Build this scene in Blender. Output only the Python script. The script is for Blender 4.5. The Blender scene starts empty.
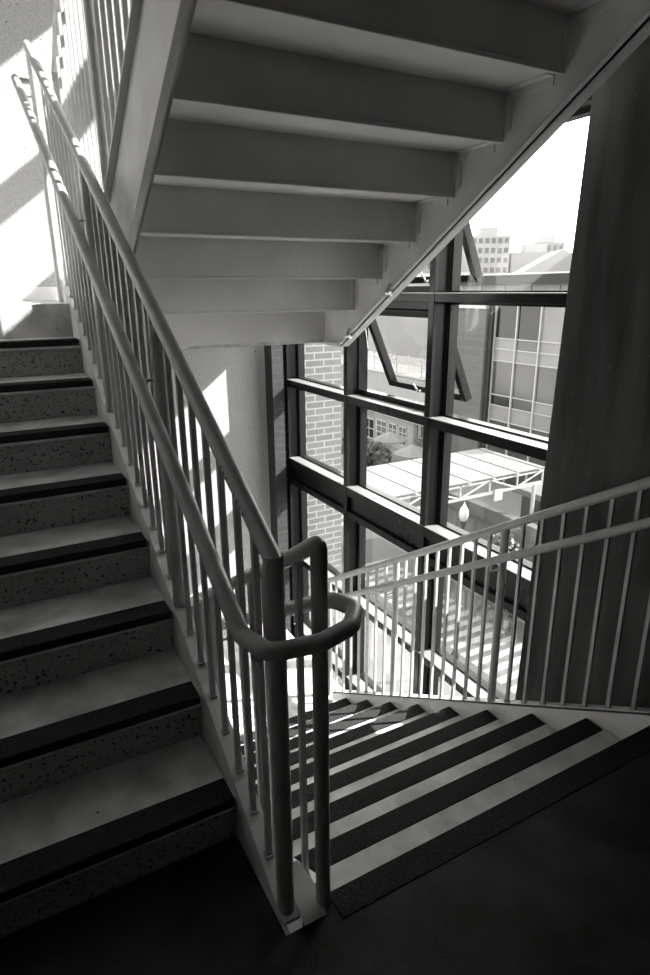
import bpy, bmesh, math, random
from mathutils import Vector, Matrix
random.seed(7)
S = bpy.context.scene
COL = S.collection
PI = math.pi

# ------------------------------------------------------------------ materials
def grey(v):
    return (v, v * .996, v * .985, 1)

def node_mat(name):
    m = bpy.data.materials.new(name); m.use_nodes = True
    nt = m.node_tree; b = nt.nodes['Principled BSDF']
    return m, nt, b

def mat(name, v, rough=.6, var=.15, scale=6, metal=0.0, chips=0.0, chip_scale=40, chip_v=.02, bump=0.0, spec=.4, stain=0.0, stain_scale=2.0, streak=False):
    """painted / concrete surface: a base grey, mottled by noise, with optional chips, stains and bump"""
    m, nt, b = node_mat(name); N = nt.nodes.new; L = nt.links.new
    tc = N('ShaderNodeTexCoord'); mp = N('ShaderNodeMapping'); L(tc.outputs['Object'], mp.inputs[0])
    if streak: mp.inputs['Scale'].default_value = (1, 1, .12)
    n1 = N('ShaderNodeTexNoise'); n1.inputs['Scale'].default_value = scale; n1.inputs['Detail'].default_value = 6
    L(mp.outputs[0], n1.inputs['Vector'])
    r1 = N('ShaderNodeValToRGB')
    r1.color_ramp.elements[0].position = .3; r1.color_ramp.elements[1].position = .7
    r1.color_ramp.elements[0].color = grey(v * (1 - var)); r1.color_ramp.elements[1].color = grey(min(1, v * (1 + var)))
    L(n1.outputs['Fac'], r1.inputs[0]); out = r1.outputs[0]
    def mixin(out, fac_socket, col):
        mx = N('ShaderNodeMix'); mx.data_type = 'RGBA'
        L(fac_socket, mx.inputs[0]); L(out, mx.inputs[6]); mx.inputs[7].default_value = col
        return mx.outputs[2]
    if stain:
        n2 = N('ShaderNodeTexNoise'); n2.inputs['Scale'].default_value = stain_scale; n2.inputs['Detail'].default_value = 4
        L(mp.outputs[0], n2.inputs['Vector'])
        r2 = N('ShaderNodeValToRGB'); r2.color_ramp.elements[0].position = .5; r2.color_ramp.elements[1].position = .72
        r2.color_ramp.elements[0].color = (0, 0, 0, 1); r2.color_ramp.elements[1].color = (stain, stain, stain, 1)
        L(n2.outputs['Fac'], r2.inputs[0]); out = mixin(out, r2.outputs[0], grey(v * .25))
    if chips:
        n3 = N('ShaderNodeTexNoise'); n3.inputs['Scale'].default_value = chip_scale; n3.inputs['Detail'].default_value = 3
        L(tc.outputs['Object'], n3.inputs['Vector'])
        r3 = N('ShaderNodeValToRGB'); r3.color_ramp.interpolation = 'LINEAR'
        r3.color_ramp.elements[0].position = 1 - chips; r3.color_ramp.elements[1].position = 1 - chips + .03
        r3.color_ramp.elements[0].color = (0, 0, 0, 1); r3.color_ramp.elements[1].color = (1, 1, 1, 1)
        L(n3.outputs['Fac'], r3.inputs[0]); out = mixin(out, r3.outputs[0], grey(chip_v))
    L(out, b.inputs['Base Color'])
    b.inputs['Roughness'].default_value = rough; b.inputs['Metallic'].default_value = metal
    b.inputs['Specular IOR Level'].default_value = spec
    if bump:
        n4 = N('ShaderNodeTexNoise'); n4.inputs['Scale'].default_value = 90; n4.inputs['Detail'].default_value = 5
        L(tc.outputs['Object'], n4.inputs['Vector'])
        bp = N('ShaderNodeBump'); bp.inputs['Strength'].default_value = bump; bp.inputs['Distance'].default_value = .01
        L(n4.outputs['Fac'], bp.inputs['Height']); L(bp.outputs[0], b.inputs['Normal'])
    return m

def brick_mat(name, v, mortar, w=.203, h=.0677, axis='XZ', off=(0, 0)):
    m, nt, b = node_mat(name); N = nt.nodes.new; L = nt.links.new
    tc = N('ShaderNodeTexCoord'); sp = N('ShaderNodeSeparateXYZ'); cb = N('ShaderNodeCombineXYZ')
    L(tc.outputs['Object'], sp.inputs[0])
    L(sp.outputs['X' if axis == 'XZ' else 'Y'], cb.inputs[0]); L(sp.outputs['Z'], cb.inputs[1])
    br = N('ShaderNodeTexBrick'); L(cb.outputs[0], br.inputs['Vector'])
    br.inputs['Color1'].default_value = grey(v * 1.08); br.inputs['Color2'].default_value = grey(v * .86)
    br.inputs['Mortar'].default_value = grey(mortar); br.inputs['Scale'].default_value = 1
    br.inputs['Mortar Size'].default_value = h * .11; br.inputs['Brick Width'].default_value = w; br.inputs['Row Height'].default_value = h
    n = N('ShaderNodeTexNoise'); n.inputs['Scale'].default_value = 60; L(tc.outputs['Object'], n.inputs['Vector'])
    mx = N('ShaderNodeMix'); mx.data_type = 'RGBA'; mx.blend_type = 'OVERLAY'; mx.inputs[0].default_value = .35
    L(br.outputs['Color'], mx.inputs[6]); L(n.outputs['Color'], mx.inputs[7])
    bw = N('ShaderNodeRGBToBW'); L(mx.outputs[2], bw.inputs[0]); L(bw.outputs[0], b.inputs['Base Color'])
    bp = N('ShaderNodeBump'); bp.inputs['Strength'].default_value = .5; bp.inputs['Distance'].default_value = .01; bp.invert = True
    L(br.outputs['Fac'], bp.inputs['Height']); L(bp.outputs[0], b.inputs['Normal'])
    b.inputs['Roughness'].default_value = .85
    return m

def glass_mat(name, tint=.93, refl=1.0):
    """thin architectural pane: clear transmission plus a Fresnel reflection"""
    m = bpy.data.materials.new(name); m.use_nodes = True; nt = m.node_tree; nt.nodes.clear(); N = nt.nodes.new; L = nt.links.new
    o = N('ShaderNodeOutputMaterial'); mx = N('ShaderNodeMixShader'); t = N('ShaderNodeBsdfTransparent'); g = N('ShaderNodeBsdfGlossy')
    f = N('ShaderNodeFresnel'); ge = N('ShaderNodeNewGeometry')
    ma = N('ShaderNodeMath'); ma.operation = 'MULTIPLY_ADD'; ma.inputs[1].default_value = 1/1.45 - 1.45; ma.inputs[2].default_value = 1.45
    L(ge.outputs['Backfacing'], ma.inputs[0]); L(ma.outputs[0], f.inputs[0])   # same index on both faces of the sheet
    mu = N('ShaderNodeMath'); mu.operation = 'MULTIPLY'; mu.inputs[1].default_value = refl
    t.inputs[0].default_value = grey(tint); g.inputs['Roughness'].default_value = .01
    L(f.outputs[0], mu.inputs[0]); L(mu.outputs[0], mx.inputs[0]); L(t.outputs[0], mx.inputs[1]); L(g.outputs[0], mx.inputs[2]); L(mx.outputs[0], o.inputs[0])
    return m

M = {
 'rail':     mat('rail_paint', .42, .38, .10, 14, chips=.27, chip_scale=70, spec=.5),
 'stringer': mat('stringer_paint', .66, .55, .10, 5, chips=.25, chip_scale=55),
 'plate':    mat('plate_skylit', .8, .45, .05, 6, chips=.24, chip_scale=60),  # lightened, with sky light from the glazing put into the colour
 'sunsill':     mat('sill_sunlight', .16, .3, .06, 12, spec=.5),  # lighter tone that paints sunlight on the transom tops
 'pan':      mat('tread_pan_paint', .60, .6, .10, 3, chips=.24, chip_scale=60),
 'tread':    mat('tread_concrete', .56, .8, .22, 9, chips=.26, chip_scale=26, bump=.25, stain=.5, stain_scale=5),
 'riser':    mat('riser_paint', .36, .6, .14, 5, chips=.40, chip_scale=85),
 'nosing':   mat('grit_strip', .024, .95, .5, 120, chips=.2, chip_scale=200, chip_v=.2, bump=.5, spec=.15),
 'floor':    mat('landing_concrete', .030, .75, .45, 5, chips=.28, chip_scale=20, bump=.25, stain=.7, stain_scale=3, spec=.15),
 'plaster':  mat('wall_plaster', .33, .9, .13, 60, chips=.3, chip_scale=34, chip_v=.08, bump=.45, stain=.22, stain_scale=1.4),
 'concrete': mat('pillar_concrete', .085, .85, .45, 9, bump=.35, stain=.7, stain_scale=5, streak=True, chips=.33, chip_scale=30, chip_v=.12, spec=.2),
 'inner':    mat('inner_wall_paint', .38, .9, .1, 4),
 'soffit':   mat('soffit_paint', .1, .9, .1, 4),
 'frame':    mat('window_frame_metal', .010, .26, .12, 20, chips=.2, chip_scale=50, chip_v=.1, spec=.12),
 'glass':    glass_mat('window_glass', .96, .6),
 'chrome':   mat('bright_metal', .6, .25, .05, 20, metal=1.0),
 'brick':    brick_mat('grey_brick', 0.068, 0.152),
 'shadebrick':brick_mat('shaded_brick', 0.0176, 0.028),  # darker copy of the brick, shade put into its colour
 'ground':   mat('plaza_paving', 0.06, .9, .12, .6, stain=.25, stain_scale=.25),
 'asphalt':  mat('road_asphalt', 0.0264, .9, .15, .8),
 'line':     mat('road_paint', 0.112, .8, .06, 2),
 'white':    mat('white_metal', .16, .5, .04, 2),
 'roofwhite':mat('roof_sheet', 0.068, .55, .03, .7),
 'seam':     mat('roof_seam', 0.016, .6, .05, 2),
 'pale':     mat('pale_render', .10, .9, .06, 1.5, bump=.1),
 'greywall': brick_mat('grey_block_wall', .030, .036, 1.2, .6, axis='YZ'),
 'block':    brick_mat('concrete_block_wall', 0.036, 0.02, 1.3, 1.1, axis='YZ'),
 'dark':     mat('dark_metal', .008, .6, .1, 3, spec=.15),
 'leaf':     mat('leaves', 0.0096, .6, .5, 3),
 'bark':     mat('bark', .08, .9, .2, 6),
 'cloth':    mat('umbrella_cloth', 0.064, .9, .03, 3),
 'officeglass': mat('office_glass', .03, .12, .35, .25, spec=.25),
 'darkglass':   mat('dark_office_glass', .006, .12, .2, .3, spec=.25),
 'paleglass':       mat('pale_reflection_glass', .085, .3, .15, .4, spec=.2),  # pale tone painting a bright reflection in the glass
 'globe':    mat('lamp_globe', 0.16, .3, .02, 2),
 'city1':    mat('city_pale', 0.16, .9, .08, .08),  # skyline tones lightened, distance haze put into the colour
 'city2':    mat('city_grey', 0.12, .9, .08, .08),
 'city3':    mat('city_window', .045, .5, .1, .1),
 'ink':      mat('ink_mark', .03, .6, .1, 20),
}

# ------------------------------------------------------------------ mesh helpers
def link(name, bm, m, parent=None, smooth=False):
    me = bpy.data.meshes.new(name); bmesh.ops.recalc_face_normals(bm, faces=bm.faces); bm.to_mesh(me); bm.free()
    me.materials.append(m)
    if smooth:
        for p in me.polygons: p.use_smooth = True
        try: me.set_sharp_from_angle(angle=math.radians(40))
        except Exception: pass
    o = bpy.data.objects.new(name, me); COL.objects.link(o)
    if parent: o.parent = parent
    return o

def tag(o, label=None, cat=None, group=None, kind=None):
    if label: o['label'] = label
    if cat: o['category'] = cat
    if group: o['group'] = group
    if kind: o['kind'] = kind
    return o

def empty(name, loc=(0, 0, 0), label=None, cat=None, group=None, kind=None):
    o = bpy.data.objects.new(name, None); COL.objects.link(o); o.location = loc; o.empty_display_size = .1
    return tag(o, label, cat, group, kind)

def B(): return bmesh.new()

def box(bm, x0, x1, y0, y1, z0, z1):
    v = [bm.verts.new(p) for p in ((x0,y0,z0),(x1,y0,z0),(x1,y1,z0),(x0,y1,z0),(x0,y0,z1),(x1,y0,z1),(x1,y1,z1),(x0,y1,z1))]
    for f in ((0,3,2,1),(4,5,6,7),(0,1,5,4),(1,2,6,5),(2,3,7,6),(3,0,4,7)): bm.faces.new([v[i] for i in f])
    return bm

def bevelbox(bm, x0, x1, y0, y1, z0, z1, r=.006, seg=2):
    b2 = bmesh.new(); box(b2, x0, x1, y0, y1, z0, z1)
    bmesh.ops.bevel(b2, geom=list(b2.edges), offset=r, segments=seg, affect='EDGES', profile=.5)
    me = bpy.data.meshes.new('t'); b2.to_mesh(me); b2.free(); bm.from_mesh(me); bpy.data.meshes.remove(me); return bm

def prism(bm, pts, a0, a1, axis='X'):
    """polygon pts extruded along an axis: X -> pts are (y,z); Y -> (x,z); Z -> (x,y)"""
    def P(p, a): return {'X': (a, p[0], p[1]), 'Y': (p[0], a, p[1]), 'Z': (p[0], p[1], a)}[axis]
    A = [bm.verts.new(P(p, a0)) for p in pts]; C = [bm.verts.new(P(p, a1)) for p in pts]; n = len(pts)
    bm.faces.new(A[::-1]); bm.faces.new(C)
    for i in range(n): bm.faces.new((A[i], A[(i+1) % n], C[(i+1) % n], C[i]))
    return bm

def fillet(pts, r, n=6):
    P = [Vector(p) for p in pts]; out = [P[0]]
    for i in range(1, len(P) - 1):
        a = (P[i-1] - P[i]); c = (P[i+1] - P[i]); la, lc = a.length, c.length; a.normalize(); c.normalize()
        ang = a.angle(c)
        if ang > PI - .02: out.append(P[i]); continue
        d = min(r / math.tan(ang / 2), la * .49, lc * .49)
        p0, p1 = P[i] + a * d, P[i] + c * d
        for k in range(n + 1):
            t = k / n; out.append(p0 * (1-t)**2 + P[i] * 2*t*(1-t) + p1 * t*t)
    out.append(P[-1]); return out

def tube(bm, pts, r, n=14, cap=True, dome=False):
    P = [Vector(p) for p in pts]; rings = []; up = None
    for i, p in enumerate(P):
        t = ((P[i] - P[i-1]).normalized() if i else Vector()) + ((P[i+1] - P[i]).normalized() if i < len(P)-1 else Vector())
        t.normalize()
        if up is None: up = Vector((0,0,1)) if abs(t.z) < .9 else Vector((1,0,0))
        s = t.cross(up).normalized(); up = s.cross(t).normalized()
        k = 1.0
        if 0 < i < len(P)-1:
            ca = max(.3, (P[i]-P[i-1]).normalized().dot(t)); k = 1 / ca
        ring = []
        b = (P[i+1]-P[i]).normalized() - (P[i]-P[i-1]).normalized() if 0 < i < len(P)-1 else Vector()
        bn = b.normalized() if b.length > 1e-6 else None
        for j in range(n):
            a = 2*PI*j/n; d = s*math.cos(a)*r + up*math.sin(a)*r
            if bn is not None: d = d + bn * d.dot(bn) * (k-1)
            ring.append(bm.verts.new(p + d))
        rings.append(ring)
    for a, c in zip(rings, rings[1:]):
        for j in range(n): bm.faces.new((a[j], a[(j+1) % n], c[(j+1) % n], c[j]))
    if cap:
        bm.faces.new(rings[0][::-1]); bm.faces.new(rings[-1])
    return bm

def lathe(bm, prof, c, n=20):
    """profile of (radius, z) turned around a vertical axis at c"""
    rings = []
    for r, z in prof:
        rings.append([bm.verts.new((c[0] + r*math.cos(2*PI*j/n), c[1] + r*math.sin(2*PI*j/n), c[2] + z)) for j in range(n)])
    for a, d in zip(rings, rings[1:]):
        for j in range(n): bm.faces.new((a[j], a[(j+1) % n], d[(j+1) % n], d[j]))
    bm.faces.new(rings[0][::-1]); bm.faces.new(rings[-1]); return bm

# ------------------------------------------------------------------ stair dimensions
R, T = .178, .30
SL = R / T
YA, YB, YC = 1.4724, 1.1794, 3.428          # first riser up-left, landing edge, first riser of the flight overhead
XL = -1.04
XA = .488                                    # inner end of the lower-left flight's steps
XB0, XB1 = .645, 2.15                        # the descending flight
XC0, XC1 = .617, 2.10                        # the flight overhead
ZM, ZL, ZU = 9*R, -9*R, 18*R                 # landings
YW = 5.35                                    # far wall

def znA(y): return R + SL*(y - YA)
def znB(y): return -SL*(y - YB)
def znC(y): return ZM + R + SL*(YC - y)

# ------------------------------------------------------------------ setting
def struct(name, bm, m, label=None, parent=None):
    o = link(name, bm, m, parent)
    if not parent: tag(o, label, None, None, 'structure')
    return o

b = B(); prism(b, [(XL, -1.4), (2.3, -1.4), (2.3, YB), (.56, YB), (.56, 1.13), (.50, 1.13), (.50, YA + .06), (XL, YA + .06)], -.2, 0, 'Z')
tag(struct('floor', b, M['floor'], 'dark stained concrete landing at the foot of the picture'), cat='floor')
b = B(); box(b, XL, 2.12, 3.83, YW, ZM - .285, ZM)
tag(struct('floor_mid_landing', b, M['tread'], 'steel edged landing at the top of the left flight'), cat='floor')
b = B(); box(b, XL, 2.3, YB + 8*T + .012, YW, ZL - .25, ZL)
tag(struct('floor_lower_landing', b, M['tread'], 'sunlit lower landing at the bottom of the descending flight'), cat='floor')
b = B(); box(b, XL, 2.3, -1.4, .96, ZU - .25, ZU)
tag(struct('floor_upper_landing', b, M['soffit'], 'upper landing overhead where the top flight ends'), cat='floor')
b = B(); box(b, XL - .2, 2.9, -1.6, 5.75, 6.6, 6.8)
tag(struct('ceiling', b, M['soffit'], 'roof slab over the stair tower'), cat='ceiling')
b = B(); box(b, XL - .2, 2.65, -1.6, 5.75, -3.5, -3.3)
tag(struct('floor_bottom', b, M['floor'], 'concrete floor at the bottom of the stair well'), cat='floor')
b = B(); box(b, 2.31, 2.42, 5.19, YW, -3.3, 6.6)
tag(struct('wall_pilaster', b, M['shadebrick'], 'narrow brick jamb, shade put into its colour, where the plaster wall meets the glazing'), cat='wall')
b = B(); box(b, XL, 2.37, YW, YW + .3, -3.3, 6.6)
tag(struct('wall_back', b, M['plaster'], 'pale rough plaster end wall with slanting sun and shade'), cat='wall')
b = B(); box(b, 2.37, 3.14, YW + .02, YW + .62, -11.7, 6.8)
tag(struct('wall_brick', b, M['brick'], 'grey brick pier seen through the end bay of the glazing'), cat='wall')
b = B(); box(b, XL - .2, XL, -1.6, 5.65, -3.3, 6.6)
tag(struct('wall_left', b, M['inner'], 'wall along the outer side of the left flight'), cat='wall')
b = B(); box(b, XL, 2.3, -1.6, -1.4, -3.3, 6.6)
tag(struct('wall_front', b, M['soffit'], 'wall behind the near landing'), cat='wall')
b = B(); bevelbox(b, 2.3, 2.72, -1.6, 2.0, -3.3, 6.6, .008)
for v in b.verts:
    if v.co.y > 0: v.co.y += .026 - .029*v.co.z
tag(struct('wall_right', b, M['concrete'], 'dark streaked concrete wall behind the right hand railing'), cat='wall')

b = B(); bevelbox(b, XL, 2.12, YW - .012, YW, ZM, ZM + .10, .003)
tag(struct('baseboard_back', b, M['stringer'], 'pale toe plate along the foot of the plaster wall'), cat='baseboard')

# ------------------------------------------------------------------ stairs
def sloped(bm, yz0, yz1, t, x0, x1):
    prism(bm, [(yz0[0], yz0[1]), (yz1[0], yz1[1]), (yz1[0], yz1[1] + t), (yz0[0], yz0[1] + t)], x0, x1)

# lower-left flight, climbing away
stA = empty('staircase', (0, YA, 0), 'left staircase climbing away with chipped painted risers and black grip edges', 'stairs', 'flights of the stairwell')
def ch(name, bm, m, par, smooth=False):
    o = link(name, bm, m, par, smooth); o.matrix_parent_inverse = Matrix.Translation(-par.location) if par.parent is None else Matrix.Identity(4)
    return o
def sub(name, bm, m, par, root):
    o = link(name, bm, m, par); return o

for k in range(1, 9):
    y0 = YA + (k-1)*T; z = k*R
    b = B(); bevelbox(b, XL + .01, XA, y0, y0 + T + .05, z - .045, z, .008)
    st = ch('tread', b, M['tread'], stA)
    b = B(); prism(b, [(y0 + .03, z - R), (y0 + .042, z - R), (y0 + .027, z - .04), (y0 + .015, z - .04)], XL + .01, XA)
    ch('riser', b, M['riser'], stA)
    b = B(); bevelbox(b, XL + .02, XA - .008, y0 - .003, y0 + .095, z - .030, z + .003, .003)
    sub('nosing_strip', b, M['nosing'], st, stA)
y0 = YA + 8*T
b = B(); prism(b, [(y0 + .03, 8*R), (y0 + .042, 8*R), (y0 + .027, ZM - .04), (y0 + .015, ZM - .04)], XL + .01, XA); ch('riser', b, M['riser'], stA)
b = B(); bevelbox(b, XL + .01, XA, y0, y0 + .12, ZM - .035, ZM + .002, .006); ch('landing_nosing', b, M['stringer'], stA)
b = B()
ya, yb = 1.13, YA + 8*T + .1
prism(b, [(ya, 0), (ya + .04, max(0, znA(ya + .04) + .03)), (yb, znA(yb) + .03), (yb, znA(yb) - .42), (YA + .66, 0)], XA, XA + .01)
sloped(b, (1.15, znA(1.15) + .022), (yb, znA(yb) + .022), .012, XA, XA + .052)
sloped(b, (YA + .68, .002), (yb, znA(yb) - .42), .012, XA, XA + .052)
ch('stringer', b, M['stringer'], stA)
b = B(); prism(b, [(1.13, 0), (1.17, znA(1.17) + .06), (yb, znA(yb) + .06), (yb, znA(yb) - .42), (YA + .66, 0)], XL + .002, XL + .01); ch('stringer', b, M['stringer'], stA)

# descending flight
stB = empty('staircase', (1.4, YB, ZL), 'right staircase going down away with broad black grip strips on pale treads', 'stairs', 'flights of the stairwell')
b = B(); bevelbox(b, XB0, XB1, YB - .085, YB + .004, -.03, .003, .003); ch('nosing_strip', b, M['nosing'], stB)
for k in range(1, 9):
    y1 = YB + k*T; z = -k*R
    b = B(); bevelbox(b, XB0, XB1, y1 - T - .045, y1, z - .045, z, .008); st = ch('tread', b, M['tread'], stB)
    b = B(); bevelbox(b, XB0 + .006, XB1 - .012, y1 - .088, y1 + .003, z - .03, z + .003, .003); sub('nosing_strip', b, M['nosing'], st, stB)
    b = B(); prism(b, [(y1 - T - .04, z), (y1 - T - .028, z), (y1 - T - .013, z + R - .04), (y1 - T - .025, z + R - .04)], XB0, XB1); ch('riser', b, M['riser'], stB)
y1 = YB + 8*T
b = B(); box(b, XB0, XB1, y1 - .03, y1 - .018, ZL, ZL + R - .04); ch('riser', b, M['riser'], stB)
ya, yb = YB - .16, YB + 8*T + .25
def webB(x0, x1, ya=ya):
    b = B(); e = .045
    prism(b, [(ya, -.20), (ya, min(.045, znB(ya) + e)), (YB, e), (yb, znB(yb) + e), (yb, max(ZL, znB(yb) - .42)), (YB + .3, znB(YB + .3) - .42)], x0, x1); return b, e
b, e = webB(XB1, XB1 + .01)
sloped(b, (YB - .16, .035), (YB, .035), .012, XB1, XB1 + .05)
sloped(b, (YB, .035), (yb, znB(yb) + .035), .012, XB1, XB1 + .055)
ch('stringer', b, M['stringer'], stB)
b, e = webB(XB0 - .01, XB0, YB + .02)
sloped(b, (YB + .03, .017), (yb, znB(yb) + .035), .012, XB0 - .052, XB0)
ch('stringer', b, M['stringer'], stB)

# overhead flight, climbing back towards the viewer
stC = empty('staircase', (1.4, 3.82, ZM), 'overhead staircase of folded steel pans seen from below', 'stairs', 'flights of the stairwell')
for k in range(0, 9):
    yf = YC - (k-1)*T if k else 3.815
    yn = YC - k*T; z = ZM + k*R
    b = B(); bevelbox(b, XC0, XC1, yn, yf + .012, z - .05, z - .006, .004); box(b, XC0, XC1, yn + .01, yf, z - .01, z)
    ch('tread_pan', b, M['pan'], stC)
for k in range(1, 10):
    y = YC - (k-1)*T; z = ZM + (k-1)*R
    b = B(); bevelbox(b, XC0, XC1, y - .006, y + .004, z - .055, z + R - .045, .002); bevelbox(b, XC0, XC1, y - .008, y + .012, z - .062, z - .046, .004)
    ch('riser', b, M['pan'], stC)
    b = B()  # angle clip fixing the riser to the stringer
    bevelbox(b, XC1 - .030, XC1 - .002, y - .012, y - .006, z - .02, z + .10, .001); bevelbox(b, XC1 - .006, XC1, y - .045, y - .006, z - .02, z + .10, .001)
    ch('angle_clip', b, M['stringer'], stC)
    if k > 1 or True:
        b = B(); yy = y + T*.5 if k > 1 else y + .2
        bevelbox(b, XC1 - .045, XC1 - .001, yy - .11, yy + .11, z - .056, z - .05, .001); bevelbox(b, XC1 - .007, XC1, yy - .11, yy + .11, z - .088, z - .05, .001)
        ch('angle_clip', b, M['stringer'], stC)
b = B(); box(b, XC0 - .02, XC1, 3.812, 3.826, ZM - .262, ZM - .006); ch('landing_plate', b, M['pan'], stC)
yt = .955
bot = lambda y: max(1.305, znC(y) - .41)
yk = YC - (1.305 + .375 - ZM - R) / SL
def webC(x0, x1, f0, f1, dep=.375):
    yk = YC - (1.305 + dep - ZM - R) / SL
    b = B()
    prism(b, [(3.826, 1.305), (yk, 1.305), (yt, znC(yt) - dep), (yt, znC(yt) + .03), (YC, znC(YC) + .03), (3.826, ZM + .03)], x0, x1)
    sloped(b, (yt, znC(yt) - dep), (yk, 1.305), .014, f0, f1); box(b, f0, f1, yk, 3.826, 1.305, 1.317)
    sloped(b, (yt, znC(yt) + .018), (YC, znC(YC) + .018), .012, f0, f1)
    return b
ch('stringer', webC(XC1, XC1 + .012, XC1, XC1 + .06), M['stringer'], stC)
ch('stringer', webC(.605, .617, .577, .617, .41), M['stringer'], stC)

# conduit clipped under the overhead flight's outer stringer
cd = empty('conduit', (XC1 + .06, yk, 1.29), 'thin shiny conduit clamped along the underside edge of overhead stair', 'pipe')
b = B(); cx = XC1 - .0135; cz = lambda y: znC(y) - .375 + .018
tube(b, fillet([(cx, 3.79, 1.322), (cx, yk - .01, 1.322), (cx, yt + .05, cz(yt + .05))], .05), .011, 10)
ch('pipe', b, M['stringer'], cd, True)
for y in (3.47, 3.03, 1.4):
    b = B(); z = cz(y)
    for s in (-1, 1): tube(b, [(cx, y + s*.012 - .012, z + s*.0 - .0), (cx, y + s*.012 + .012, z - .024*SL)], .017, 10)
    box(b, cx - .004, cx + .013, y - .012, y + .012, z - .03, z + .03)
    ch('clamp', b, M['chrome'], cd, True)

# ------------------------------------------------------------------ railings
SQ = .008
def baluster_mesh(h):
    b = B(); box(b, -SQ, SQ, -SQ, SQ, 0, h)
    box(b, -SQ*1.5, SQ*1.5, -SQ*1.5, SQ*1.5, 0, .012)
    me = bpy.data.meshes.new('baluster'); bmesh.ops.recalc_face_normals(b, faces=b.faces); b.to_mesh(me); b.free(); me.materials.append(M['rail']); return me
def balusters(par, x, ys, zfoot, h):
    me = baluster_mesh(h)
    for y in ys:
        o = bpy.data.objects.new('baluster', me); COL.objects.link(o); o.parent = par
        o.location = Vector((x, y, zfoot(y))) - par.location
def post(par, x, y, z0, z1, r=.0235):
    b = B(); tube(b, [(x, y, z0), (x, y, z1)], r, 18); return ch('post', b, M['rail'], par, True)
def bracket(par, xp, y, xh, zh, rh=.021, drop=.045):
    b = B(); z = zh - rh
    tube(b, fillet([(xh, y, z + .006), (xh, y, z - drop), (xp, y, z - drop + .01)], .02, 5), .0055, 8)
    o = link('bracket', b, M['rail'], par, True); o.matrix_parent_inverse = Matrix.Translation(-par.location); return o

def between(posts, n_gap=.107, lo=None, hi=None):
    out = []
    for a, c in zip(posts, posts[1:]):
        n = max(1, round((c - a) / n_gap)); out += [a + (c - a)*i/n for i in range(1, n)]
    return out

# left flight's inner railing
XRA = .513
raA = empty('stair_railing', (XRA, 1.183, 0), 'left flight railing of round top tube and square balusters climbing to upper left', 'railing', 'railings of the stair flights')
zra = lambda y: 1.085 + SL*(y - 1.183)
pA = [1.183, 2.06, 3.02, 4.30]
post(raA, XRA, pA[0], 0, zra(pA[0]) + .012, .0245)
for y in pA[1:3]: post(raA, XRA, y, znA(y) + .03, zra(y))
post(raA, XRA, pA[3], ZM, zra(pA[3]))
b = B(); tube(b, [(XRA, 1.172, zra(1.172)), (XRA, 4.42, zra(4.42))], .0225, 18); ch('top_rail', b, M['rail'], raA, True)
ys = [y for y in between(pA[:3] + [3.98]) if y < 3.9] + [3.98]
balusters(raA, XRA, ys, lambda y: znA(y) + .032, zra(2) - znA(2) - .045)
for i in range(8):
    y = 1.30 + i*.018 + (.012 if i > 3 else 0)
    b = B(); box(b, XRA - .0227, XRA - .0212, y, y + .005, zra(y), zra(y) + .009)
    tag(ch('stamp_mark', b, M['ink'], raA), 'small dark stamped mark')

# descending flight's inner railing
XRB = .618
raB = empty('stair_railing', (XRB, 1.16, 0), 'inner railing of the descending flight running down behind the paired posts', 'railing', 'railings of the stair flights')
zrb = lambda y: 1.105 - SL*(y - 1.16)
pB = [1.16, 2.05, 2.95, 3.80]
post(raB, XRB, pB[0], 0, zrb(pB[0]) - .008, .0205)
for y in pB[1:]: post(raB, XRB, y, znB(y) + .045 if y < 3.7 else ZL, zrb(y))
b = B(); tube(b, fillet([(XRB, 1.16, 1.06), (XRB, 1.16, 1.112), (XRB, 1.3, zrb(1.3)), (XRB, 3.82, zrb(3.82))], .022, 5), .0205, 18); ch('top_rail', b, M['rail'], raB, True)
balusters(raB, XRB, between(pB[:3] + [3.8]), lambda y: znB(y) + .046, zrb(2) - znB(2) - .06)

# handrail shared by both, returning around the two posts in a loop
hr = empty('looped_handrail', (.56, 1.1, .9), 'round handrail sweeping around both end posts in a smooth loop', 'handrail')
XHA, XHB = .425, .692
zha = lambda y: .935 + SL*(y - 1.2)
zhb = lambda y: .912 - SL*(y - 1.24)
path = [(XHA, 4.36, zha(4.36)), (XHA, 1.175, zha(1.175)), (.452, 1.078, .918), (.57, 1.062, .918), (.66, 1.085, .92), (.712, 1.15, .922), (XHB + .004, 1.215, .916), (XHB, 1.27, zhb(1.27)), (XHB, 3.80, zhb(3.80))]
b = B(); tube(b, fillet(path, .042, 8), .0215, 18); ch('handrail_tube', b, M['rail'], hr, True)
bracket(hr, XRA - .02, 1.165, XHA + .02, .915, .021, .05)
for y in pA[1:]: bracket(hr, XRA, y, XHA, zha(y))
for y in pB[1:]: bracket(hr, XRB, y, XHB, zhb(y))
b = B(); tube(b, [(XHA, 4.352, zha(4.352)), (XHA, 4.37, zha(4.37)), ], .0215, 18); tube(b, [(XHA, 4.345, zha(4.345)), (XRA, 4.345, zha(4.345))], .016, 12); ch('end_return', b, M['rail'], hr, True)

# steel closure plate between the two stringers at the landing edge
b = B()
prism(b, [(.543, 1.128), (.610, 1.128), (.610, 1.205), (.590, 1.262), (.543, 1.262)], 0, .006, 'Z')
for v in b.verts: v.co.z += .002 + (v.co.y - 1.128)*.52
tag(link('closure_plate', b, M['plate']), 'pale chamfered steel plate between the feet of the two posts', 'plate')

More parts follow.
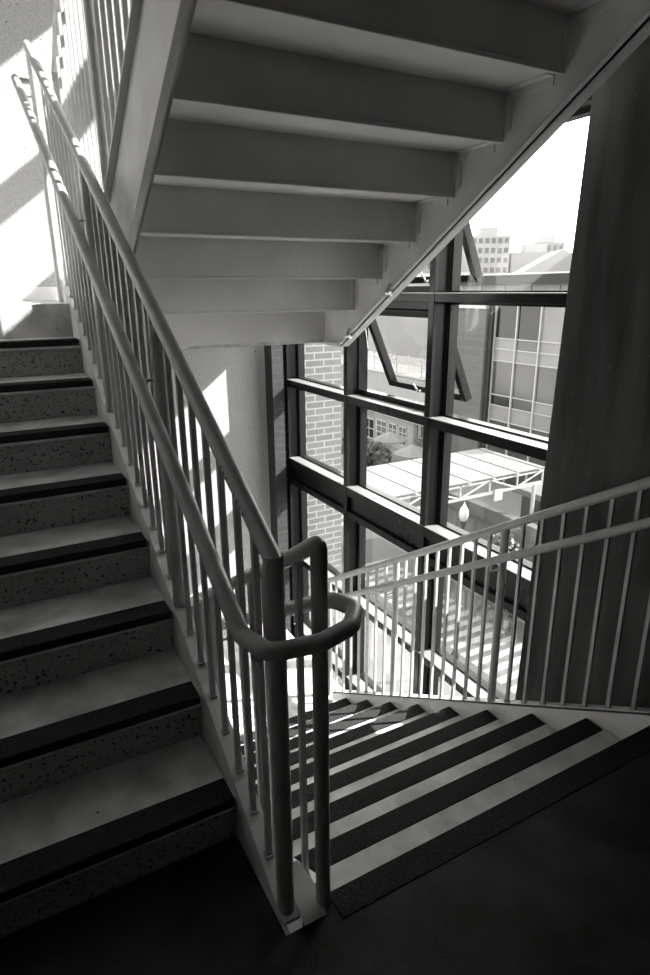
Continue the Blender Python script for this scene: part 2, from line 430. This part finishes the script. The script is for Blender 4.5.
# right-hand railing of the descending flight
XRR = 2.168
raR = empty('stair_railing', (XRR, 1.2, 0), 'right hand railing in front of the concrete wall and glazing', 'railing', 'railings of the stair flights')
zrr = lambda y: .605 + SL*(2.0 - y) - .02
pR = [1.18, 2.085, 3.0, 3.9]
for y in pR: post(raR, XRR, y, znB(y) + .046 if y < 3.6 else ZL, zrr(y), .021)
b = B(); tube(b, fillet([(XRR, .55, zrr(.95)), (XRR, .95, zrr(.95)), (XRR, 3.93, zrr(3.93))], .05), .0215, 18); ch('top_rail', b, M['rail'], raR, True)
balusters(raR, XRR, between(pR), lambda y: znB(y) + .046, zrr(2) - znB(2) - .06)
zhr = lambda y: .415 + SL*(2.0 - y)
XHR = 2.09
b = B(); tube(b, fillet([(XHR, .55, zhr(1.0)), (XHR, 1.0, zhr(1.0)), (XHR, 3.85, zhr(3.85))], .06), .020, 18); hrail = ch('handrail', b, M['rail'], raR, True)
for y in pR: bracket(raR, XRR, y, XHR, zhr(y), .02)

# overhead flight's railing
XRC = .597
raC = empty('stair_railing', (XRC, 4.0, ZM), 'sunlit railing rising beside the overhead staircase at upper left', 'railing', 'railings of the stair flights')
zrc = lambda y: znC(y) + 1.36
pC = [4.03, 2.98, 1.98, 1.0]
zn = zrc(3.97)
for y in pC: post(raC, XRC, y, ZM if y > 3.8 else znC(y) + .03, zrc(y))
b = B(); tube(b, [(XRC, 4.045, zrc(4.045)), (XRC, .98, zrc(.98))], .0225, 18); ch('top_rail', b, M['rail'], raC, True)
balusters(raC, XRC, between(pC[::-1]), lambda y: znC(y) + .03, zrc(2) - znC(2) - .045)
b = B(); tube(b, [(.685, 3.98, znC(3.98) + 1.26), (.685, 1.0, znC(1.0) + 1.26)], .020, 16); ch('handrail', b, M['rail'], raC, True)
for y in pC[:3]: bracket(raC, XRC, y,   .685, znC(y) + 1.26, .02)

# ------------------------------------------------------------------ glazed wall
XF, XG, XE = 2.50, 2.62, 2.66
win = empty('window_1', (XF, 3.5, ZL), 'tall dark framed glazed wall beside the stairs with two tilted sashes', 'window', None, 'structure')
MU = [5.31, 4.215, 3.175, 2.04, 1.0]
ZB, ZT = -3.3, 6.6
TR = [(-2.55, -2.63), (-1.72, -1.80), (-.885, -.95), (.105, .03), (.862, .80), (1.635, 1.585), (2.52, 2.44), (3.30, 3.24), (4.10, 4.01), (5.11, 4.90), (5.90, 5.84)]
for i, y in enumerate(MU):
    if i == 4: continue
    b = B(); bevelbox(b, XF, XE, y - .027, y + .027, ZB, ZT, .003); box(b, XG - .02, XE + .02, y - .045, y + .045, ZB, ZT)
    ch('mullion', b, M['frame'], win)
for i, (zt, zb) in enumerate(TR):
    b = B(); bevelbox(b, XF + .004, XE, MU[3], MU[0], zb, zt, .003)
    if i == 3:   # the deep edge at floor level: two rails with a recessed panel between
        bevelbox(b, XF + .004, XE, MU[3], MU[0], -.155, -.10, .003); box(b, XF + .03, XE, MU[3], MU[0], -.1, .03)
    t_ = ch('transom', b, M['frame'], win)
    b = B(); bevelbox(b, XF - .002, XE - .03, MU[3] + .03, MU[0] - .03, zt, zt + .005, .001); link('sunlit_cap', b, M['sunsill'], t_)  # pale strip added on the transom top as painted sunlight
levels = [ZB] + [z for t in TR for z in (t[1], t[0])] + [ZT]
def pane(y0, y1, z0, z1):
    b = B(); box(b, XG + .01, XG + .016, y0, y1, z0, z1); return ch('pane', b, M['glass'], win)
def trim(y0, y1, z0, z1, w=.016):
    b = B()
    box(b, XG - .012, XE + .012, y0, y0 + w, z0, z1); box(b, XG - .012, XE + .012, y1 - w, y1, z0, z1)
    box(b, XG - .012, XE + .012, y0 + w, y1 - w, z0, z0 + w); box(b, XG - .012, XE + .012, y0 + w, y1 - w, z1 - w, z1)
    return ch('glazing_bead', b, M['frame'], win)
def sash(y0, y1, z0, z1, ang, w=.05):
    """top-hinged sash pushed outwards"""
    h = z1 - z0; piv = empty('sash', (0, 0, 0)); piv.parent = win
    piv.location = Vector((XE - .02, (y0 + y1)/2, z1)) - win.location; piv.rotation_euler = (0, -ang, 0)
    hw = (y1 - y0)/2
    b = B()
    for (a0, a1, c0, c1) in ((-hw, -hw + w, -h, 0), (hw - w, hw, -h, 0), (-hw + w, hw - w, -h, -h + w), (-hw + w, hw - w, -w, 0)):
        bevelbox(b, -.03, .03, a0, a1, c0, c1, .004)
    link('sash_frame', b, M['frame'], piv)
    b = B(); box(b, -.003, .003, -hw + w - .01, hw - w + .01, -h + w - .01, -w + .01); link('sash_pane', b, M['glass'], piv)
    b = B(); tube(b, fillet([(-.03, .02, -h + w*.5), (-.065, .02, -h + w*.5), (-.075, .03, -h + w*.5 + .07)], .01, 4), .007, 8); link('sash_handle', b, M['chrome'], piv, True)
    b = B()
    for s in (-1, 1): tube(b, [(-.03, s*(hw + .008), -.06), (-.03 - .16*math.sin(ang), s*(hw + .008), -.30)], .006, 6)
    link('stay_arm', b, M['chrome'], piv, True)
OPEN = {(1, 4), (1, 5)}
zs = [ZB] + [t[0] for t in TR]; ze = [t[1] for t in TR] + [ZT]
ze[3] = -.155
for j in range(3):
    y0, y1 = MU[j+1] + .045, MU[j] - .045
    for i in range(len(zs)):
        z0, z1 = zs[i], ze[i]
        if i == 3: z1 = -.155
        if (j, i - 1) in OPEN:
            b = B(); box(b, XG - .012, XE + .012, y0, y1, z1 - .05, z1); box(b, XG - .012, XE + .012, y0, y1, z0, z0 + .045)
            ch('glazing_bead', b, M['frame'], win)
            sash(y0 + .01, y1 - .01, z0 + .012, z1 - .05, math.radians(24))
        else:
            trim(y0, y1, z0, z1); pane(y0 + .01, y1 - .01, z0 + .01, z1 - .01)

# ------------------------------------------------------------------ outside
G = -11.7
b = B(); box(b, 3.3, 400, -120, 400, G - .3, G)
tag(struct('ground', b, M['ground'], 'pale paved plaza far below the glazing'), cat='ground')
b = B(); box(b, 13.6, 18.2, -20, 27, G, G + .012)
tag(struct('road', b, M['asphalt'], 'dark service lane crossing the plaza'), cat='road')
cw = empty('crosswalk', (15.7, 17, G + .012), 'striped white crosswalk painted on the lane below', 'crosswalk')
for i in range(20):
    y = 12.2 + i*.62
    b = B(); box(b, 14.4, 17.0, y, y + .32, G + .012, G + .018); ch('stripe', b, M['line'], cw)
b = B(); box(b, 13.5, 13.7, -20, 27, G, G + .14); tag(link('kerb_edge', b, M['line']), 'long pale kerb beside the crosswalk lane', 'kerb', None, 'structure')

cp = empty('canopy', (16, 20.7, G), 'white sheet roofed canopy on slender trusses in the plaza', 'canopy')
CX0, CX1, CY0, CY1, CZ = 8.6, 21.5, 18.65, 22.7, -6.0
b = B(); bevelbox(b, CX0, CX1, CY0, CY1, CZ - .06, CZ, .01); sheet = ch('roof_sheet', b, M['roofwhite'], cp)
x = CX0 + .3
while x < CX1:
    b = B(); box(b, x - .012, x + .012, CY0 + .01, CY1 - .01, CZ, CZ + .022); link('roof_seam', b, M['seam'], sheet)
    x += 1.36
for yy in (CY0 + .05, CY1 - .1):
    b = B(); box(b, CX0, CX1, yy, yy + .06, CZ - .80, CZ - .68); ch('bottom_chord', b, M['white'], cp)
    b = B(); box(b, CX0, CX1, yy, yy + .06, CZ - .22, CZ - .12); ch('top_chord', b, M['white'], cp)
    n = 8; w = (CX1 - CX0)/n
    for i in range(n):
        xa, xb = CX0 + i*w, CX0 + (i+1)*w
        za, zb = (CZ - .15, CZ - .74) if i % 2 == 0 else (CZ - .74, CZ - .15)
        b = B(); tube(b, [(xa, yy + .03, za), (xb, yy + .03, zb)], .045, 8); ch('brace', b, M['white'], cp, True)
    for i in range(n + 1):
        xa = min(CX1 - .06, CX0 + i*w); b = B(); box(b, xa, xa + .06, yy, yy + .06, CZ - .72, CZ - .06); ch('strut', b, M['white'], cp)
i = 0; x = CX0 + .3
while x < CX1:
    b = B(); box(b, x - .05, x + .05, CY0 - .12, CY1 + .12, CZ - .13, CZ - .055); ch('purlin', b, M['white'], cp); x += 1.36
for x in (CX0 + .6, CX1 - .5):
    for yy in (CY0 + .08, CY1 - .07):
        b = B(); tube(b, [(x, yy, G), (x, yy, CZ - .75)], .09, 12); ch('column', b, M['white'], cp, True)
b = B(); box(b, 18.55, 19.0, CY0 - .02, CY0 + .04, CZ - 1.12, CZ - .62); ch('gusset_plate', b, M['white'], cp)

lp = empty('street_lamp', (13.2, 14.58, G + .62), 'street lamp with white acorn globe in front of the canopy', 'lamp')
b = B(); lathe(b, [(.14, -.62), (.14, .35), (.07, .5), (.055, 5.2), (.10, 5.3), (.10, 5.42)], (13.2, 14.58, G + .62)); ch('pole', b, M['dark'], lp, True)
b = B(); lathe(b, [(.07, 5.42), (.13, 5.50), (.16, 5.64), (.14, 5.80), (.09, 5.90), (.03, 5.95)], (13.2, 14.58, G + .62)); ch('globe', b, M['globe'], lp, True)
b = B(); lathe(b, [(.05, 5.93), (.06, 5.97), (.02, 6.01), (.01, 6.10)], (13.2, 14.58, G + .62)); ch('finial', b, M['white'], lp, True)

def umbrella(x, y, label):
    u = empty('patio_umbrella', (x, y, G), label, 'umbrella', 'patio umbrellas in the courtyard')
    b = B(); lathe(b, [(.25, 0), (.25, .06), (.025, .09), (.025, 2.45)], (x, y, G), 10); ch('pole', b, M['dark'], u)
    b = B(); lathe(b, [(1.42, 1.95), (1.45, 2.0), (.75, 2.32), (.06, 2.62), (.02, 2.7)], (x, y, G), 8); ch('shade', b, M['cloth'], u)
umbrella(27.6, 39.5, 'patio umbrella beside the white framed doors')
umbrella(26.5, 35.1, 'patio umbrella just past the far edge of the canopy roof')

def leaves(bm, c, rad, n, s):
    for _ in range(n):
        u = Vector((random.gauss(0,1), random.gauss(0,1), random.gauss(0,1))).normalized()*random.random()**.4
        p = Vector((c[0] + u.x*rad[0], c[1] + u.y*rad[1], c[2] + u.z*rad[2]))
        a = Vector((random.uniform(-1,1), random.uniform(-1,1), random.uniform(-1,1))).normalized(); d = a.orthogonal().normalized()
        k = s*random.uniform(.6, 1.3)
        bm.faces.new([bm.verts.new(p + q) for q in (a*k, d*k*.5, -a*k, -d*k*.5)])
def bush(x, y, r, h, label, n=900, s=.16, name='leafy_tree'):
    t = empty(name, (x, y, G), label, 'tree' if name == 'leafy_tree' else 'shrub', 'plants in the courtyard')
    b = B(); tube(b, [(x, y, G), (x + .05, y, G + h*.4), (x - .05, y + .06, G + h*.75)], .09, 8); ch('trunk', b, M['bark'], t, True)
    b = B(); leaves(b, (x, y, G + h*.6), (r, r, h*.42), n, s); ch('crown', b, M['leaf'], t)
bush(24.6, 39.9, 1.2, 2.7, 'dark leafy tree left of the patio umbrellas', 1500, .2)
bush(24.5, 37.0, 1.25, 2.6, 'lower dark tree behind the far edge of the canopy', 1200, .2)
bush(18.2, 17.6, .8, 3.6, 'dark tree below the near eave of the canopy', 700, .17)
bush(17.3, 16.2, .8, 2.2, 'round dark shrub by the concrete block wall', 600, .14, 'round_shrub')
bush(30.0, 38.4, .8, 2.2, 'small shrub against the courtyard front', 400, .15, 'round_shrub')

b = B(); box(b, 19.6, 20.0, 14.0, 26.0, G, G + 3.6)
tag(link('block_wall', b, M['block']), 'concrete block wall under the canopy', 'wall', None, 'structure')
kb = empty('kiosk', (22.4, 19.0, G), 'small kiosk with flat white roof beside the canopy', 'kiosk')
b = B(); box(b, 21.9, 24.4, 17.6, 20.2, G, -7.75); ch('wall', b, M['greywall'], kb)
b = B(); bevelbox(b, 21.6, 24.8, 17.2, 20.6, -7.75, -7.45, .03); ch('roof', b, M['roofwhite'], kb)

# courtyard building with doors, windows and a railed deck above
cb = empty('courtyard_building', (31, 42, G), 'white courtyard building with glazed doors under a railed deck', 'building')
b = B(); box(b, 31, 36, 36.9, 62, G, -8.95); ch('lower_wall', b, M['pale'], cb)
b = B(); box(b, 30.6, 36, 36.9, 62, -8.95, -8.6); ch('eave', b, M['white'], cb)
b = B(); box(b, 31.3, 36, 36.9, 62, -8.6, -5.4); ch('deck_parapet', b, M['pale'], cb)
b = B(); box(b, 31.2, 36, 36.9, 62, -5.4, -5.25); ch('coping', b, M['white'], cb)
b = B(); box(b, 35.6, 40, 41.2, 62, -5.25, 1.6); ch('upper_wall', b, M['pale'], cb)
for i in range(8):
    y = 39.0 + i*1.75
    b = B(); box(b, 31.35, 31.42, y - .035, y + .035, -5.25, -3.6); ch('rail_post', b, M['white'], cb)
    b = B(); box(b, 31.375, 31.39, y + .06, y + 1.69, -5.15, -3.72); ch('deck_pane', b, M['glass'], cb)
def opening(y0, y1, z0, z1, name='window', m='darkglass', cols=2, rows=3):
    b = B(); w = .1; box(b, 30.94, 31.03, y0, y0 + w, z0, z1); box(b, 30.94, 31.03, y1 - w, y1, z0, z1); box(b, 30.94, 31.03, y0, y1, z0, z0 + w); box(b, 30.94, 31.03, y0, y1, z1 - w, z1)
    for i in range(1, cols): y = y0 + (y1 - y0)*i/cols; box(b, 30.95, 31.03, y - .04, y + .04, z0, z1)
    for i in range(1, rows): z = z0 + (z1 - z0)*i/rows; box(b, 30.95, 31.03, y0, y1, z - .04, z + .04)
    f = ch(name, b, M['white'], cb)
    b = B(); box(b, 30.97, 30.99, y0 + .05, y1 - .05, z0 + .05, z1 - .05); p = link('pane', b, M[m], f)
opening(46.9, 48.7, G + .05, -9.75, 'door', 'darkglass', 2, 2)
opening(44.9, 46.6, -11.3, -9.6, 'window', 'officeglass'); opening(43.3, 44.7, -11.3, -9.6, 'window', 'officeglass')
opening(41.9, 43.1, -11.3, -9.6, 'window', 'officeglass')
b = B(); box(b, 30.9, 31.0, 40.4, 40.9, G, -8.95); ch('downpipe_panel', b, M['greywall'], cb)
b = B(); box(b, 30.9, 31.0, 39.0, 39.9, G, -8.95); ch('panel', b, M['dark'], cb)

# grey windowless block with pale coping
ob = empty('office_building', (31.5, 28, G), 'office building with gridded glass front, blank grey wing and dark flat roof edge', 'building')
b = B(); box(b, 31, 36, 33.25, 36.88, G, .30); ch('wing_wall', b, M['greywall'], ob)
b = B(); box(b, 30.9, 36, 33.25, 36.88, .30, .52); ch('coping', b, M['white'], ob)

# office with a glass front
b = B(); box(b, 31.6, 46, 18.0, 32.85, G, 1.25); ch('wall', b, M['pale'], ob)
b = B(); box(b, 31.75, 46, 18.0, 33.2, 1.25, 1.85); box(b, 31.75, 46, 33.2, 36.88, .52, 1.85); ch('clerestory_wall', b, M['pale'], ob)
b = B(); box(b, 30.9, 46.5, 17.5, 37.2, 1.85, 2.45); ch('roof_fascia', b, M['dark'], ob)
b = B(); box(b, 30.85, 46.5, 17.5, 37.2, 2.45, 2.56); ch('roof_edge', b, M['white'], ob)
cols = [32.85 - 2.02*i for i in range(7)]
rows = [.55, -1.63, -2.35, -3.15, -5.5, -6.25, -7.3, -8.5, G]
for y in cols:
    b = B(); box(b, 31.42, 31.6, y - .05, y + .05, G, 1.25); ch('mullion', b, M['white'], ob)
for z in rows[:-1]:
    b = B(); box(b, 31.48, 31.6, cols[-1], cols[0], z - .03, z + .03); ch('transom', b, M['white'], ob)
pick = {(0,1):'darkglass',(1,1):'darkglass',(0,2):'paleglass',(0,5):'darkglass',(2,1):'paleglass',(2,2):'paleglass',(2,5):'paleglass',(1,3):'paleglass'}  # dark and pale panes laid out as painted reflections
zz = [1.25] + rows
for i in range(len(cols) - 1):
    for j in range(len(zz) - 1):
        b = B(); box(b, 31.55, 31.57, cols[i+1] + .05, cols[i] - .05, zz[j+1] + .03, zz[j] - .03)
        ch('pane', b, M[pick.get((i, j), 'officeglass' if j % 3 else 'paleglass')], ob)
for i in range(7):
    y = 34.7 - i*2.3; b = B(); box(b, 31.70, 31.74, y, y + 2.1, 1.32, 1.78); ch('clerestory_pane', b, M['paleglass'], ob)
b = B(); box(b, 31.2, 31.6, 32.86, 33.24, G, 1.25); ch('shadow_slot', b, M['dark'], ob)  # dark strip painting the shade in the slot beside the wing

# the skyline
def tower(x, y, w, d, ztop, m, label, floors=0, bays=0, extra=None):
    t = empty('city_building', (x, y, G), label, 'building', 'buildings of the distant skyline')
    a = math.atan2(x, y)
    t.rotation_euler = (0, 0, -a + .25)
    b = B(); box(b, -w/2, w/2, -d/2, d/2, 0, ztop - G); link('wall', b, M[m], t)
    if floors:
        fh = (ztop - G)/floors; bw = w/bays
        for i in range(bays):
            b = B()
            for k in range(floors): box(b, -w/2 + i*bw + bw*.2, -w/2 + i*bw + bw*.75, -d/2 - .15, -d/2 + .1, k*fh + fh*.25, k*fh + fh*.75)
            link('window', b, M['city3'], t)
    if extra == 'plant':
        b = B(); box(b, -w*.2, w*.25, -d*.2, d*.2, ztop - G, ztop - G + 2.2); link('roof_plant', b, M['city1'], t)
    if extra == 'gable':
        b = B(); prism(b, [(-w/2 - .5, ztop - G), (w/2 + .5, ztop - G), (0, ztop - G + 5)], -d/2 - .5, d/2 + .5, 'Y'); link('roof', b, M['city2'], t)
    return t
tower(133, 160, 5, 10, 15.2, 'city2', 'narrow striped apartment tower at left edge of skyline', 12, 1)
tower(122, 133, 10, 10, 14.4, 'city1', 'tall pale apartment tower with many windows on skyline', 11, 6, 'plant')
tower(142, 146, 9, 10, 10.5, 'city2', 'low grey block beside the tall apartment tower', 5, 4)
tower(134, 128, 13, 10, 10.4, 'city2', 'broad grey warehouse with roof plant on skyline', 0, 0, 'plant')
tower(158, 146, 9, 10, 14.6, 'city2', 'grey block with parapet behind the warehouse on skyline', 7, 5, 'plant')
tower(152, 131, 5, 8, 10.8, 'city1', 'small pale block right of the grey warehouse', 6, 3)
tower(113, 101, 17, 10, 4.2, 'city1', 'low pitched roof hall in front of the skyline towers', 0, 0, 'gable')
tower(165, 133, 11, 9, 11.8, 'city2', 'grey block at right edge of skyline by the concrete wall', 5, 4, 'plant')
tower(86, 96, 12, 9, 4.25, 'city1', 'long low pale rooftop left of the pitched hall', 4, 10)
tower(113, 150, 10, 10, 9.5, 'city1', 'pale block beyond the tilted upper sash at left end of skyline', 6, 5)

# ------------------------------------------------------------------ light
w = bpy.data.worlds.new('World'); S.world = w; w.use_nodes = True
bg = w.node_tree.nodes['Background']; bg.inputs[0].default_value = grey(1.0); bg.inputs[1].default_value = 4.2
sd = Vector((-1, .42, -.785)).normalized()
sl = bpy.data.lights.new('sun', 'SUN'); sl.energy = 15; sl.angle = math.radians(.6); so = bpy.data.objects.new('sun', sl); COL.objects.link(so)
so.rotation_euler = sd.to_track_quat('-Z', 'Y').to_euler(); so.location = (20, -5, 20)

# ------------------------------------------------------------------ camera
f, p, r, th, h = 618.8561, .3099, -.0091, .5015, 1.6655
fwd = Vector((math.sin(th)*math.cos(p), math.cos(th)*math.cos(p), -math.sin(p)))
right = Vector((math.cos(th), -math.sin(th), 0)); up = right.cross(fwd)
r2 = right*math.cos(r) + up*math.sin(r); u2 = -right*math.sin(r) + up*math.cos(r)
cam = bpy.data.cameras.new('camera'); co = bpy.data.objects.new('camera', cam); COL.objects.link(co)
mx = Matrix((r2, u2, -fwd)).transposed().to_4x4(); mx.translation = Vector((0, 0, h)); co.matrix_world = mx
cam.sensor_fit = 'VERTICAL'; cam.sensor_height = 36; cam.lens = f/975*36; cam.clip_start = .05; cam.clip_end = 1000
S.camera = co

S.view_settings.view_transform = 'Standard'; S.view_settings.look = 'None'; S.view_settings.gamma = 1; S.view_settings.exposure = .9
S.cycles.max_bounces = 12; S.cycles.transparent_max_bounces = 16
